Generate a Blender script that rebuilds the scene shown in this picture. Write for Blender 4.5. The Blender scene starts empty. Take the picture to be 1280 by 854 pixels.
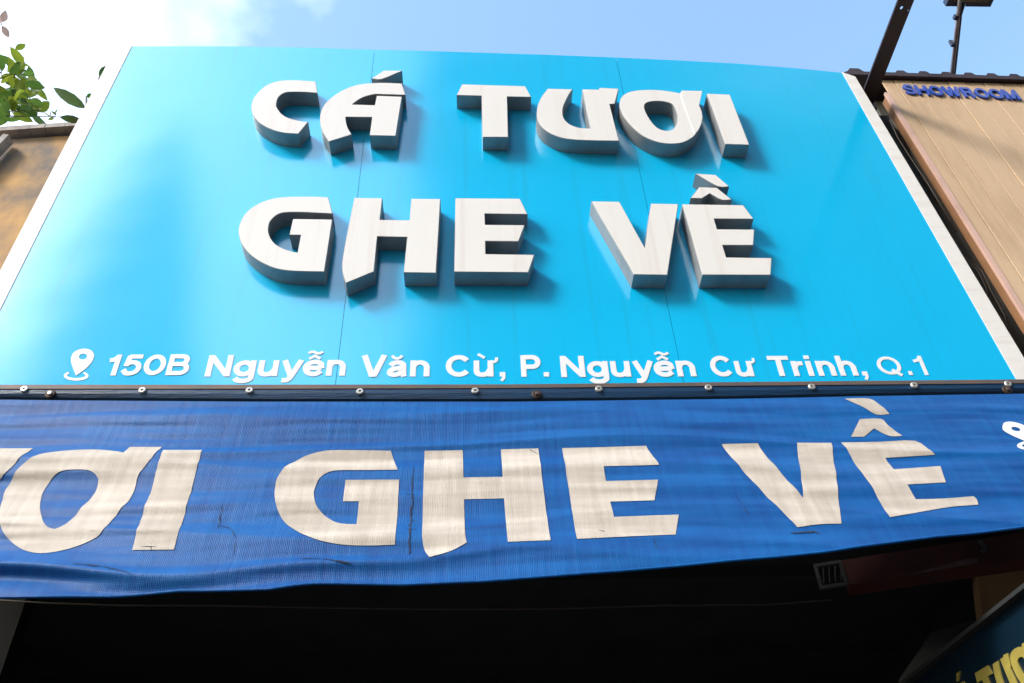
import bpy, bmesh, math, random
from mathutils import Vector, Matrix, noise
from mathutils.geometry import delaunay_2d_cdt
def tessellate_polygon(loops):
    """triangles of an outline with holes (constrained Delaunay, even-odd), indices into the joined loops"""
    P = [Vector((p[0], p[1])) for lp in loops for p in lp]; Ed = []; k = 0
    for lp in loops:
        n = len(lp); Ed += [(k + i, k + (i + 1) % n) for i in range(n)]; k += n
    v, e, f, ov, oe, of = delaunay_2d_cdt(P, Ed, [], 0, 1e-7)
    out = []
    for t in f:
        c = (v[t[0]] + v[t[1]] + v[t[2]]) / 3; ins = False
        for i, j in Ed:
            a, b = P[i], P[j]
            if (a.y > c.y) != (b.y > c.y) and c.x < (b.x - a.x) * (c.y - a.y) / (b.y - a.y) + a.x: ins = not ins
        if ins and all(ov[i] for i in t): out.append(tuple(ov[i][0] for i in t))
    return out
random.seed(7)
SC = bpy.context.scene
COL = SC.collection
R = math.radians

# ------------------------------------------------------------------ camera
F = 1112.684                                     # focal length in pixels of a 1280 px wide picture
U = Vector((-0.03341207, -0.75530098, 0.65452584))   # world up / into wall / along wall, in lens axes
W = Vector((-0.03180849, 0.65536335, 0.75464369))
RT = Vector((0.99893536, -0.00439473, 0.04592203))
EYE = Vector((0, -2.6, 1.6))
cd = bpy.data.cameras.new('camera'); cam = bpy.data.objects.new('camera', cd); COL.objects.link(cam)
cd.sensor_width = 36; cd.lens = F / 1280 * 36; cd.clip_start = 0.05; cd.clip_end = 2000
m = Matrix(((RT.x, -RT.y, -RT.z), (W.x, -W.y, -W.z), (U.x, -U.y, -U.z))).to_4x4()
m.translation = EYE
cam.matrix_world = m
SC.camera = cam

# ------------------------------------------------------------------ light
SUN = Vector((-0.66, -0.47, 0.64)).normalized()
EL = math.asin(SUN.z); ROT = math.atan2(SUN.x, SUN.y)
wd = bpy.data.worlds.new('World'); SC.world = wd; wd.use_nodes = True
nt = wd.node_tree; nt.nodes.clear()
def wn(t, **k):
    n = nt.nodes.new(t)
    for a, b in k.items(): setattr(n, a, b)
    return n
sky = wn('ShaderNodeTexSky', sky_type='NISHITA', sun_disc=False, sun_elevation=EL, sun_rotation=ROT,
         air_density=2.0, dust_density=2.2, ozone_density=5.0)
tc = wn('ShaderNodeTexCoord'); mp = wn('ShaderNodeMapping')
mp.inputs['Location'].default_value = (8.3, 2.5, 1.2); mp.inputs['Scale'].default_value = (1, 1, 1.6)
nz = wn('ShaderNodeTexNoise'); nz.inputs['Scale'].default_value = 1.7; nz.inputs['Detail'].default_value = 7; nz.inputs['Roughness'].default_value = 0.48
rp = wn('ShaderNodeValToRGB'); rp.color_ramp.elements[0].position = 0.505; rp.color_ramp.elements[1].position = 0.85
mx = wn('ShaderNodeMix', data_type='RGBA'); mx.inputs[7].default_value = (13, 13.2, 13.6, 1)
bg = wn('ShaderNodeBackground'); bg.inputs[1].default_value = 0.15
ow = wn('ShaderNodeOutputWorld')
L = nt.links.new
L(tc.outputs['Generated'], mp.inputs[0]); L(mp.outputs[0], nz.inputs[0]); L(nz.outputs[0], rp.inputs[0])
L(rp.outputs[0], mx.inputs[0]); L(sky.outputs[0], mx.inputs[6]); L(mx.outputs[2], bg.inputs[0]); L(bg.outputs[0], ow.inputs[0])
sd = bpy.data.lights.new('sun', 'SUN'); sd.energy = 1.5; sd.angle = R(14); sd.color = (1, 0.95, 0.88)
so = bpy.data.objects.new('sun', sd); COL.objects.link(so)
so.rotation_euler = SUN.to_track_quat('Z', 'Y').to_euler()
SC.cycles.caustics_reflective = False
SC.view_settings.view_transform = 'Standard'; SC.view_settings.look = 'None'
SC.view_settings.exposure = 1.35; SC.view_settings.gamma = 1

# ------------------------------------------------------------------ helpers
def ray(x, y):
    p = Vector((x - 640, y - 427, F)); return Vector((RT.dot(p), W.dot(p), U.dot(p)))
def hit(x, y, n, p):                              # a photo pixel carried onto the plane (p, n) that the thing lies on
    q = ray(x, y); n = Vector(n); return EYE + q * ((Vector(p) - EYE).dot(n) / q.dot(n))
def onY(x, y, Y=0.0): return hit(x, y, (0, 1, 0), (0, Y, 0))

def tag(o, label=None, cat=None, group=None, kind=None):
    if label: o['label'] = label
    if cat: o['category'] = cat
    if group: o['group'] = group
    if kind: o['kind'] = kind
    return o
def mesh(name, V, Fc, mats, parent=None, midx=None, smooth=False):
    me = bpy.data.meshes.new(name); me.from_pydata([tuple(v) for v in V], [], Fc)
    for mm in (mats if isinstance(mats, (list, tuple)) else [mats]): me.materials.append(mm)
    if midx: me.polygons.foreach_set('material_index', midx)
    if smooth: me.polygons.foreach_set('use_smooth', [True] * len(me.polygons))
    me.update()
    o = bpy.data.objects.new(name, me); COL.objects.link(o); o.parent = parent
    return o
def empty(name, loc, label, cat, group=None):
    o = bpy.data.objects.new(name, None); COL.objects.link(o); o.empty_display_size = 0.1
    o.location = loc; return tag(o, label, cat, group)
def part(name, V, Fc, mats, par, midx=None, smooth=False):
    """mesh given in world coordinates, child of an unrotated empty or of another part"""
    off = par.matrix_basis.translation.copy()
    if par.parent: off = Vector((0, 0, 0)); q = par
    q = par
    off = Vector((0, 0, 0))
    while q is not None: off += q.location; q = q.parent
    return mesh(name, [Vector(v) - off for v in V], Fc, mats, par, midx, smooth)
def boxVF(a, b):
    (x0, y0, z0), (x1, y1, z1) = a, b
    V = [(x, y, z) for z in (z0, z1) for y in (y0, y1) for x in (x0, x1)]
    return V, [(0, 2, 3, 1), (4, 5, 7, 6), (0, 1, 5, 4), (2, 6, 7, 3), (0, 4, 6, 2), (1, 3, 7, 5)]
class MB:
    def __init__(s): s.V = []; s.F = []
    def add(s, V, Fc):
        k = len(s.V); s.V += [Vector(v) for v in V]; s.F += [tuple(i + k for i in f) for f in Fc]; return s
    def box(s, a, b): return s.add(*boxVF(a, b))
    def tube(s, P, r, n=8, cap=True):
        P = [Vector(p) for p in P]; k = len(s.V)
        rr = r if isinstance(r, (list, tuple)) else [r] * len(P)
        for i, p in enumerate(P):
            t = (P[min(i + 1, len(P) - 1)] - P[max(i - 1, 0)]).normalized()
            a = t.orthogonal().normalized() if i == 0 else (pa - t * pa.dot(t)).normalized()
            pa = a; b = t.cross(a)
            for j in range(n):
                an = 2 * math.pi * j / n; s.V.append(p + (a * math.cos(an) + b * math.sin(an)) * rr[i])
        for i in range(len(P) - 1):
            for j in range(n):
                s.F.append((k + i * n + j, k + i * n + (j + 1) % n, k + (i + 1) * n + (j + 1) % n, k + (i + 1) * n + j))
        if cap:
            s.F.append(tuple(k + j for j in range(n))[::-1]); s.F.append(tuple(k + (len(P) - 1) * n + j for j in range(n)))
        return s
    def bar(s, A, B, w, h, up=(0, 0, 1)):           # box beam from A to B
        A = Vector(A); B = Vector(B); t = (B - A).normalized(); u = Vector(up); sd_ = t.cross(u).normalized(); u = sd_.cross(t)
        V = [P + sd_ * (i * w / 2) + u * (j * h / 2) for P in (A, B) for i, j in ((-1, -1), (1, -1), (1, 1), (-1, 1))]
        return s.add(V, [(0, 1, 2, 3), (7, 6, 5, 4), (0, 4, 5, 1), (1, 5, 6, 2), (2, 6, 7, 3), (3, 7, 4, 0)])
    def part(s, name, mt, par, smooth=False): return part(name, s.V, s.F, mt, par, None, smooth)
    def thing(s, name, mt, label, cat, group=None, smooth=False):
        c = sum(s.V, Vector()) / len(s.V); c.z = min(v.z for v in s.V)
        o = mesh(name, [v - c for v in s.V], s.F, mt, None, None, smooth); o.location = c
        return tag(o, label, cat, group)

def smooth_poly(P, ang=32, n=2):
    """rounds the gently turning runs of an outline, keeps its corners"""
    P = [Vector(p) for p in P]; N = len(P); corner = []
    for i in range(N):
        a = P[i] - P[i - 1]; b = P[(i + 1) % N] - P[i]
        corner.append(abs(a.angle_signed(b, 0)) > R(ang))
    out = []
    for i in range(N):
        p1, p2 = P[i], P[(i + 1) % N]; out.append(p1)
        c1, c2 = corner[i], corner[(i + 1) % N]
        if c1 and c2: continue
        p0 = P[i - 1] if not c1 else p1 - (p2 - p1)
        p3 = P[(i + 2) % N] if not c2 else p2 + (p2 - p1)
        if c1 and not c2: p0 = p1 + (p1 - p2)
        for k in range(1, n + 1):
            t = k / (n + 1)
            out.append(0.5 * ((2 * p1) + (p2 - p0) * t + (2 * p0 - 5 * p1 + 4 * p2 - p3) * t * t + (3 * p1 - 3 * p2 - p0 + p3) * t ** 3))
    return out
def zoom(pts, ox, oy, s): return [(ox + x / s, oy + y / s) for x, y in pts]

# ------------------------------------------------------------------ materials
def mat(name, col, rough=0.6, metal=0.0, spec=0.5, var=0.0, vscale=6, bump=0.0, bscale=40, stretch=None, dark=None, coat=0.0, ramp=(0.45, 0.75)):
    """procedural material: base colour, a second colour in noise patches (dark) and fine relief"""
    mm = bpy.data.materials.new(name); mm.use_nodes = True; t = mm.node_tree; b = t.nodes['Principled BSDF']
    b.inputs['Roughness'].default_value = rough; b.inputs['Metallic'].default_value = metal
    b.inputs['Specular IOR Level'].default_value = spec; b.inputs['Coat Weight'].default_value = coat
    b.inputs['Base Color'].default_value = (*col, 1)
    co = t.nodes.new('ShaderNodeTexCoord'); mpn = t.nodes.new('ShaderNodeMapping'); t.links.new(co.outputs['Object'], mpn.inputs[0])
    if stretch: mpn.inputs['Scale'].default_value = stretch
    if dark or var:
        d = dark or tuple(c * (1 - var) for c in col)
        n = t.nodes.new('ShaderNodeTexNoise'); n.inputs['Scale'].default_value = vscale; n.inputs['Detail'].default_value = 8; n.inputs['Roughness'].default_value = 0.6
        r_ = t.nodes.new('ShaderNodeValToRGB'); r_.color_ramp.elements[0].position = ramp[0]; r_.color_ramp.elements[1].position = ramp[1]
        r_.color_ramp.elements[0].color = (*col, 1); r_.color_ramp.elements[1].color = (*d, 1)
        t.links.new(mpn.outputs[0], n.inputs[0]); t.links.new(n.outputs[0], r_.inputs[0]); t.links.new(r_.outputs[0], b.inputs['Base Color'])
    if bump:
        n2 = t.nodes.new('ShaderNodeTexNoise'); n2.inputs['Scale'].default_value = bscale; n2.inputs['Detail'].default_value = 5
        bp = t.nodes.new('ShaderNodeBump'); bp.inputs['Strength'].default_value = bump; bp.inputs['Distance'].default_value = 0.01
        t.links.new(mpn.outputs[0], n2.inputs[0]); t.links.new(n2.outputs[0], bp.inputs['Height']); t.links.new(bp.outputs[0], b.inputs['Normal'])
    return mm

def panel_mat():
    mm = mat('cyan_panel', (0.0, 0.40, 0.72), rough=0.25, spec=1.0, coat=1.0); t = mm.node_tree; b = t.nodes['Principled BSDF']; l = t.links.new
    b.inputs['Coat Roughness'].default_value = 0.14
    co = t.nodes.new('ShaderNodeTexCoord')
    # rain streaks: noise drawn out along the height
    m1 = t.nodes.new('ShaderNodeMapping'); m1.inputs['Scale'].default_value = (22, 1, 0.55); l(co.outputs['Object'], m1.inputs[0])
    n1 = t.nodes.new('ShaderNodeTexNoise'); n1.inputs['Scale'].default_value = 1.0; n1.inputs['Detail'].default_value = 6; n1.inputs['Roughness'].default_value = 0.62; l(m1.outputs[0], n1.inputs[0])
    r1 = t.nodes.new('ShaderNodeValToRGB'); r1.color_ramp.elements[0].position = 0.54; r1.color_ramp.elements[1].position = 0.8
    r1.color_ramp.elements[0].color = (0, 0, 0, 1); r1.color_ramp.elements[1].color = (0.55, 0.55, 0.55, 1); l(n1.outputs[0], r1.inputs[0])
    m2 = t.nodes.new('ShaderNodeMapping'); m2.inputs['Scale'].default_value = (1.3, 1, 1.3); l(co.outputs['Object'], m2.inputs[0])
    n2 = t.nodes.new('ShaderNodeTexNoise'); n2.inputs['Scale'].default_value = 1.2; n2.inputs['Detail'].default_value = 4; l(m2.outputs[0], n2.inputs[0])
    mu = t.nodes.new('ShaderNodeMath'); mu.operation = 'MULTIPLY'; l(r1.outputs[0], mu.inputs[0]); l(n2.outputs[0], mu.inputs[1])
    cr = t.nodes.new('ShaderNodeMix'); cr.data_type = 'RGBA'; cr.inputs[6].default_value = (0.0, 0.52, 0.93, 1); cr.inputs[7].default_value = (0.03, 0.26, 0.42, 1)
    l(mu.outputs[0], cr.inputs[0]); l(cr.outputs[2], b.inputs['Base Color'])
    ra = t.nodes.new('ShaderNodeMapRange'); ra.inputs[3].default_value = 0.17; ra.inputs[4].default_value = 0.22; l(n2.outputs[0], ra.inputs[0]); l(ra.outputs[0], b.inputs['Roughness'])
    n3 = t.nodes.new('ShaderNodeTexNoise'); n3.inputs['Scale'].default_value = 2.2; n3.inputs['Detail'].default_value = 1; l(co.outputs['Object'], n3.inputs[0])
    bp = t.nodes.new('ShaderNodeBump'); bp.inputs['Strength'].default_value = 0.25; bp.inputs['Distance'].default_value = 0.02; l(n3.outputs[0], bp.inputs['Height']); l(bp.outputs[0], b.inputs['Normal'])
    return mm
def tarp_mat(name, c0, c1, rough):
    """woven sheet: threads both ways as fine relief and tone, soft dirt"""
    mm = mat(name, c0, rough=rough, spec=0.25); t = mm.node_tree; b = t.nodes['Principled BSDF']; l = t.links.new
    co = t.nodes.new('ShaderNodeTexCoord')
    def w(dirn, sc, dist):
        n = t.nodes.new('ShaderNodeTexWave'); n.wave_type = 'BANDS'; n.bands_direction = dirn; n.inputs['Scale'].default_value = sc
        n.inputs['Distortion'].default_value = dist; n.inputs['Detail'].default_value = 2; n.inputs['Detail Scale'].default_value = 1.5; l(co.outputs['Object'], n.inputs[0]); return n
    wx = w('X', 60, 3); wz = w('Z', 75, 3)
    md = t.nodes.new('ShaderNodeMapping'); md.inputs['Scale'].default_value = (0.7, 1, 5); l(co.outputs['Object'], md.inputs[0])
    nd = t.nodes.new('ShaderNodeTexNoise'); nd.inputs['Scale'].default_value = 3; nd.inputs['Detail'].default_value = 7; l(md.outputs[0], nd.inputs[0])
    mv = t.nodes.new('ShaderNodeMapping'); mv.inputs['Scale'].default_value = (14, 1, 1.2); l(co.outputs['Object'], mv.inputs[0])
    nv = t.nodes.new('ShaderNodeTexNoise'); nv.inputs['Scale'].default_value = 3; nv.inputs['Detail'].default_value = 5; l(mv.outputs[0], nv.inputs[0])
    a1 = t.nodes.new('ShaderNodeMath'); a1.operation = 'MULTIPLY_ADD'; a1.inputs[1].default_value = 0.10; l(wx.outputs['Fac'], a1.inputs[0]); l(nd.outputs[0], a1.inputs[2])
    a2 = t.nodes.new('ShaderNodeMath'); a2.operation = 'MULTIPLY_ADD'; a2.inputs[1].default_value = 0.05; l(wz.outputs['Fac'], a2.inputs[0]); l(a1.outputs[0], a2.inputs[2])
    a3 = t.nodes.new('ShaderNodeMath'); a3.operation = 'MULTIPLY_ADD'; a3.inputs[1].default_value = 0.5; l(nv.outputs[0], a3.inputs[0]); l(a2.outputs[0], a3.inputs[2])
    rr = t.nodes.new('ShaderNodeValToRGB'); rr.color_ramp.elements[0].position = 0.62; rr.color_ramp.elements[1].position = 1.15
    rr.color_ramp.elements[0].color = (*c0, 1); rr.color_ramp.elements[1].color = (*c1, 1)
    rr.color_ramp.elements[1].position = 1.0
    l(a3.outputs[0], rr.inputs[0]); l(rr.outputs[0], b.inputs['Base Color'])
    bp = t.nodes.new('ShaderNodeBump'); bp.inputs['Strength'].default_value = 0.35; bp.inputs['Distance'].default_value = 0.012
    l(a3.outputs[0], bp.inputs['Height']); l(bp.outputs[0], b.inputs['Normal'])
    return mm

M = dict(
    panel=panel_mat(),
    trim=mat('white_trim', (0.80, 0.77, 0.74), rough=0.45, dark=(0.62, 0.55, 0.50), vscale=3, stretch=(1, 1, 6), ramp=(0.5, 0.9)),
    face=mat('letter_face', (0.80, 0.77, 0.745), rough=0.33, spec=0.5, dark=(0.70, 0.62, 0.575), vscale=1.0, stretch=(20, 1, 0.8), ramp=(0.52, 0.85)),
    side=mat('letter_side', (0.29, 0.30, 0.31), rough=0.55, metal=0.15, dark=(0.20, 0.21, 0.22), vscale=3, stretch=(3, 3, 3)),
    print=mat('print_white', (0.83, 0.83, 0.86), rough=0.5),
    backing=mat('backing_dark', (0.02, 0.06, 0.10), rough=0.8, var=0.4, vscale=12),
    tarp=tarp_mat('blue_tarp', (0.0, 0.060, 0.255), (0.001, 0.105, 0.36), 0.5),
    tprint=tarp_mat('tarp_print', (0.64, 0.57, 0.50), (0.44, 0.38, 0.32), 0.55),
    tdark=mat('tarp_crack', (0.02, 0.03, 0.06), rough=0.9),
    pin=mat('tarp_pin_white', (0.82, 0.80, 0.78), rough=0.5),
    band=mat('navy_band', (0.010, 0.05, 0.13), rough=0.38, spec=0.5, dark=(0.006, 0.025, 0.06), vscale=2, stretch=(1.5, 1, 30), bump=0.3, bscale=8),
    railm=mat('rusty_rail', (0.10, 0.075, 0.065), rough=0.6, metal=0.3, dark=(0.16, 0.09, 0.06), vscale=9),
    rivet=mat('rivet_steel', (0.72, 0.70, 0.66), rough=0.35, metal=0.6, dark=(0.4, 0.36, 0.3), vscale=60),
    bolt=mat('dark_bolt', (0.035, 0.022, 0.02), rough=0.6, metal=0.4, dark=(0.09, 0.04, 0.02), vscale=50),
    plank=mat('beige_board', (0.60, 0.42, 0.265), rough=0.6, dark=(0.44, 0.29, 0.17), vscale=2.2, stretch=(6, 1, 1), bump=0.15, bscale=30, ramp=(0.45, 0.8)),
    pinkt=mat('pink_edge_trim', (0.62, 0.40, 0.33), rough=0.5, var=0.2),
    brown=mat('brown_return', (0.30, 0.15, 0.07), rough=0.6, var=0.4, vscale=5),
    joint=mat('brown_joint', (0.26, 0.13, 0.06), rough=0.8, var=0.3),
    roof=mat('maroon_roof', (0.035, 0.016, 0.022), rough=0.5, metal=0.0, var=0.4, vscale=7),
    blue=mat('blue_letter', (0.02, 0.07, 0.42), rough=0.35, spec=0.5, var=0.2),
    steel=mat('dark_steel', (0.022, 0.016, 0.026), rough=0.5, metal=0.3, dark=(0.05, 0.025, 0.02), vscale=9, bump=0.2, bscale=60),
    pole=mat('galvanised_pole', (0.30, 0.26, 0.28), rough=0.5, metal=0.5, dark=(0.16, 0.12, 0.13), vscale=12),
    solar=mat('navy_lamp_housing', (0.01, 0.02, 0.055), rough=0.35, metal=0.2, var=0.3),
    plaster=mat('stained_plaster', (0.56, 0.33, 0.14), rough=0.9, dark=(0.17, 0.15, 0.14), vscale=1.6, stretch=(1, 1, 0.8), bump=0.5, bscale=9, ramp=(0.40, 0.62)),
    coping=mat('weathered_coping', (0.40, 0.36, 0.34), rough=0.9, dark=(0.20, 0.18, 0.18), vscale=6, bump=0.5, bscale=20),
    leaf=mat('green_leaf', (0.10, 0.19, 0.03), rough=0.45, dark=(0.05, 0.11, 0.03), vscale=2),
    leafy=mat('yellow_green_leaf', (0.24, 0.30, 0.03), rough=0.45, dark=(0.12, 0.2, 0.03), vscale=2),
    leafd=mat('dark_leaf', (0.055, 0.15, 0.018), rough=0.6, spec=0.2, dark=(0.07, 0.06, 0.03), vscale=3),
    leafr=mat('dry_pink_leaf', (0.55, 0.36, 0.30), rough=0.6, var=0.3),
    bark=mat('bark', (0.10, 0.075, 0.055), rough=0.9, var=0.5, vscale=9, bump=0.6, bscale=25),
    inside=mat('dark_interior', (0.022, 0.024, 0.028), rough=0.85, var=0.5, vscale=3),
    wallp=mat('shop_wall', (0.30, 0.28, 0.25), rough=0.9, var=0.3, vscale=3),
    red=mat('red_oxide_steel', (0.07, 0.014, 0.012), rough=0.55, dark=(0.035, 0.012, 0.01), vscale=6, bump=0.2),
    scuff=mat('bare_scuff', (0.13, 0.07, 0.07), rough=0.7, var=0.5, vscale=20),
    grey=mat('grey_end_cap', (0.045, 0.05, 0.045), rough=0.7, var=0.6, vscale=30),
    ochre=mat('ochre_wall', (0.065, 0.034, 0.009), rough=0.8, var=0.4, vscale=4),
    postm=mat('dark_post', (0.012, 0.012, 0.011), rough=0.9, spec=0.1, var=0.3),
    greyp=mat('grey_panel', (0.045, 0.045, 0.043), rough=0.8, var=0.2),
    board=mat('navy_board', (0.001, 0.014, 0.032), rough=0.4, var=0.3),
    gold=mat('gold_letter', (0.80, 0.66, 0.16), rough=0.3, metal=0.5, var=0.35, vscale=9),
    cable=mat('brown_cable', (0.045, 0.03, 0.018), rough=0.6, var=0.2),
    asphalt=mat('asphalt', (0.05, 0.05, 0.052), rough=0.9, var=0.35, vscale=3, bump=0.4, bscale=60),
    paving=mat('paving', (0.13, 0.12, 0.11), rough=0.9, var=0.3, vscale=4),
    kerbm=mat('kerb_stone', (0.22, 0.21, 0.2), rough=0.9, var=0.3),
    earth=mat('earth', (0.09, 0.08, 0.06), rough=1, var=0.4, vscale=0.5),
    facade=mat('grey_facade', (0.12, 0.13, 0.14), rough=0.85, var=0.3, vscale=0.6),
    glass=mat('dark_window', (0.015, 0.022, 0.028), rough=0.1, spec=0.6),
)
# translucent leaves: light of the sky comes through
for k in ('leaf', 'leafy', 'leafd', 'leafr'):
    b = M[k].node_tree.nodes['Principled BSDF']; b.inputs['Transmission Weight'].default_value = 0.0
    t = M[k].node_tree; tr = t.nodes.new('ShaderNodeBsdfTranslucent'); ms = t.nodes.new('ShaderNodeMixShader'); ms.inputs[0].default_value = 0.45
    c = b.inputs['Base Color'].links[0].from_socket; t.links.new(c, tr.inputs[0])
    out = t.nodes['Material Output']; t.links.new(b.outputs[0], ms.inputs[1]); t.links.new(tr.outputs[0], ms.inputs[2]); t.links.new(ms.outputs[0], out.inputs[0])

# ------------------------------------------------------------------ ground
def sheet(name, x0, y0, x1, y1, z, mt):
    o = mesh(name, [(x0, y0, z), (x1, y0, z), (x1, y1, z), (x0, y1, z)], [(0, 1, 2, 3)], mt); return tag(o, kind='structure')
sheet('ground', -600, -600, 600, 600, 0.0, M['earth'])
sheet('road', -600, -11.0, 600, -3.4, 0.004, M['asphalt'])
o = mesh('pavement', *boxVF((-60, -3.25, 0.0), (60, 0.2, 0.13)), M['paving']); tag(o, kind='structure')
o = mesh('kerb', *boxVF((-60, -3.4, 0.0), (60, -3.253, 0.13)), M['kerbm']); tag(o, kind='structure')

# ------------------------------------------------------------------ shop building (shell behind the sign, dark room below)
shop = empty('shop_building', (0.1, 0.2, 0), 'dark open shopfront below the blue awning', 'shop')
S = lambda a, b, n, mt: part(n, *boxVF(a, b), mt, shop)
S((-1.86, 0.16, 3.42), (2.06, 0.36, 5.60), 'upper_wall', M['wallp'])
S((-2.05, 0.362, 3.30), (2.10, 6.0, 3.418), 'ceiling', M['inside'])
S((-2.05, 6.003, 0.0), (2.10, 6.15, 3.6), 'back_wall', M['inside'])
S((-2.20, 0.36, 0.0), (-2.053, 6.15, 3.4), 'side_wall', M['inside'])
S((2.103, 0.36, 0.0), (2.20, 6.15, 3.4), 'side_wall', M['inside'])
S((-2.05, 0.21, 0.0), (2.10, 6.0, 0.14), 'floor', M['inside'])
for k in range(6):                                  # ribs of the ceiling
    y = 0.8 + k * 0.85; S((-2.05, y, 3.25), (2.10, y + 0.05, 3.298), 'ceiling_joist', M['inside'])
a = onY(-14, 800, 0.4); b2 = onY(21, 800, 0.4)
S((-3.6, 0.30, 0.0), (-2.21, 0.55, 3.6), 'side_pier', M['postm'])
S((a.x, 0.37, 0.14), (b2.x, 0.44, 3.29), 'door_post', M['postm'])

# ------------------------------------------------------------------ the shop sign
sign = empty('shop_sign', (0.1, 0.0, 3.65), 'large cyan shop sign with raised white letters and a printed address line', 'sign')
LX = lambda z, P: P[0].x + (P[1].x - P[0].x) * (z - P[0].z) / (P[1].z - P[0].z)
tl_in = (onY(165, 58), onY(12, 364)); tl_out = (onY(145, 59), onY(0, 340))
tr_in = (onY(1052.5, 91), onY(1270, 474)); tr_out = (onY(1070, 98.5), onY(1279, 447))
s1 = (onY(468, 65), onY(420, 475)); s2 = (onY(770, 72), onY(855, 480))
top_px = [(165, 58), (230, 58), (300, 58.3), (380, 59.5), (460, 62), (540, 64), (620, 66.5), (695, 69), (770, 72), (845, 75.5), (920, 79.5), (990, 85), (1052.5, 91)]
topW = [onY(*p) for p in top_px]
def topz(x):
    for p, q in zip(topW, topW[1:]):
        if x <= q.x: return p.z + (q.z - p.z) * (x - p.x) / (q.x - p.x)
    return topW[-1].z
ZB = 3.632
def prism(name, P2, y0, y1, mats, par, cap=True):   # outline (x, z) between two depths
    n = len(P2); V = [(x, y0, z) for x, z in P2] + [(x, y1, z) for x, z in P2]
    Fc = [tuple(range(n))[::-1], tuple(range(n, 2 * n))] + [(i, (i + 1) % n, n + (i + 1) % n, n + i) for i in range(n)]
    return part(name, V, Fc, mats, par)
g = 0.0009
for (la, ra) in ((tl_in, s1), (s1, s2), (s2, tr_in)):
    xa, xb = la[0].x + g, ra[0].x - g
    tops = [(xa, topz(xa))] + [(p.x, p.z) for p in topW if xa + 0.02 < p.x < xb - 0.02] + [(xb, topz(xb))]
    pts = tops + [(LX(ZB, ra) - g, ZB), (LX(ZB, la) + g, ZB)]
    prism('panel', pts, 0.0, 0.006, M['panel'], sign)
zl, zr = topz(tl_in[0].x), topz(tr_in[0].x)
prism('backing_board', [(tl_in[0].x, zl - .02), (topW[4].x, topW[4].z - .02), (topW[8].x, topW[8].z - .02), (tr_in[0].x, zr - .02), (LX(ZB, tr_in), ZB + .01), (LX(ZB, tl_in), ZB + .01)], 0.008, 0.14, M['backing'], sign)
prism('edge_trim', [(tl_out[0].x, zl + .003), (tl_in[0].x, zl + .003), (LX(ZB, tl_in), ZB), (LX(ZB, tl_out), ZB)], -0.0025, 0.13, M['trim'], sign)
prism('edge_trim', [(tr_in[0].x, zr + .003), (tr_out[0].x, zr - .04), (LX(ZB, tr_out), ZB), (LX(ZB, tr_in), ZB)], -0.0025, 0.13, M['trim'], sign)

DEP = 0.078
def solid(name, px, par, depth=DEP, hole=None):
    """box letter: its traced front face lifted onto the plane at the letter's depth, walls back to the board"""
    def P3(q): v = onY(q[0], q[1], -depth); return (v.x, v.z)
    outl = [P3(q) for q in smooth_poly(px)]
    loops = [outl] + ([[P3(q) for q in smooth_poly(hole)]] if hole else [])
    V = []; Fc = []; mi = []
    flat = [q for lp in loops for q in lp]; n = len(flat)
    e = 0.0022
    # bevelled lip: front ring set in by e
    ring = []
    for lp in loops:
        m_ = len(lp); area = sum(lp[i][0] * lp[(i + 1) % m_][1] - lp[(i + 1) % m_][0] * lp[i][1] for i in range(m_))
        sg = 1 if area > 0 else -1
        if lp is not loops[0]: sg = -sg
        for i in range(m_):
            a_ = Vector(lp[i]) - Vector(lp[i - 1]); b_ = Vector(lp[(i + 1) % m_]) - Vector(lp[i])
            na = Vector((-a_.y, a_.x)).normalized() * sg; nb = Vector((-b_.y, b_.x)).normalized() * sg
            d_ = na + nb; d_ = d_ / max(d_.dot(na), 0.6)
            ring.append(Vector(lp[i]) + d_ * e)
    V += [(p.x, -depth, p.y) for p in ring]
    V += [(x, -depth + e, z) for x, z in flat]
    V += [(x, -0.0008, z) for x, z in flat]
    k = 0; sub = []
    for lp in loops: sub.append([Vector((ring[k + i].x, ring[k + i].y, 0)) for i in range(len(lp))]); k += len(lp)
    for t3 in tessellate_polygon(sub): Fc.append(tuple(t3)); mi.append(0)
    k = 0
    for lp in loops:
        m_ = len(lp)
        for i in range(m_):
            a_, b_ = k + i, k + (i + 1) % m_
            Fc.append((a_, b_, n + b_, n + a_)); mi.append(1)
            Fc.append((n + a_, n + b_, 2 * n + b_, 2 * n + a_)); mi.append(1)
        k += m_
    o = part(name, V, Fc, [M['face'], M['side']], par, mi)
    bm = bmesh.new(); bm.from_mesh(o.data); bmesh.ops.recalc_face_normals(bm, faces=bm.faces); bm.to_mesh(o.data); bm.free()
    return o, flat
Z8 = 8.5333
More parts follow.
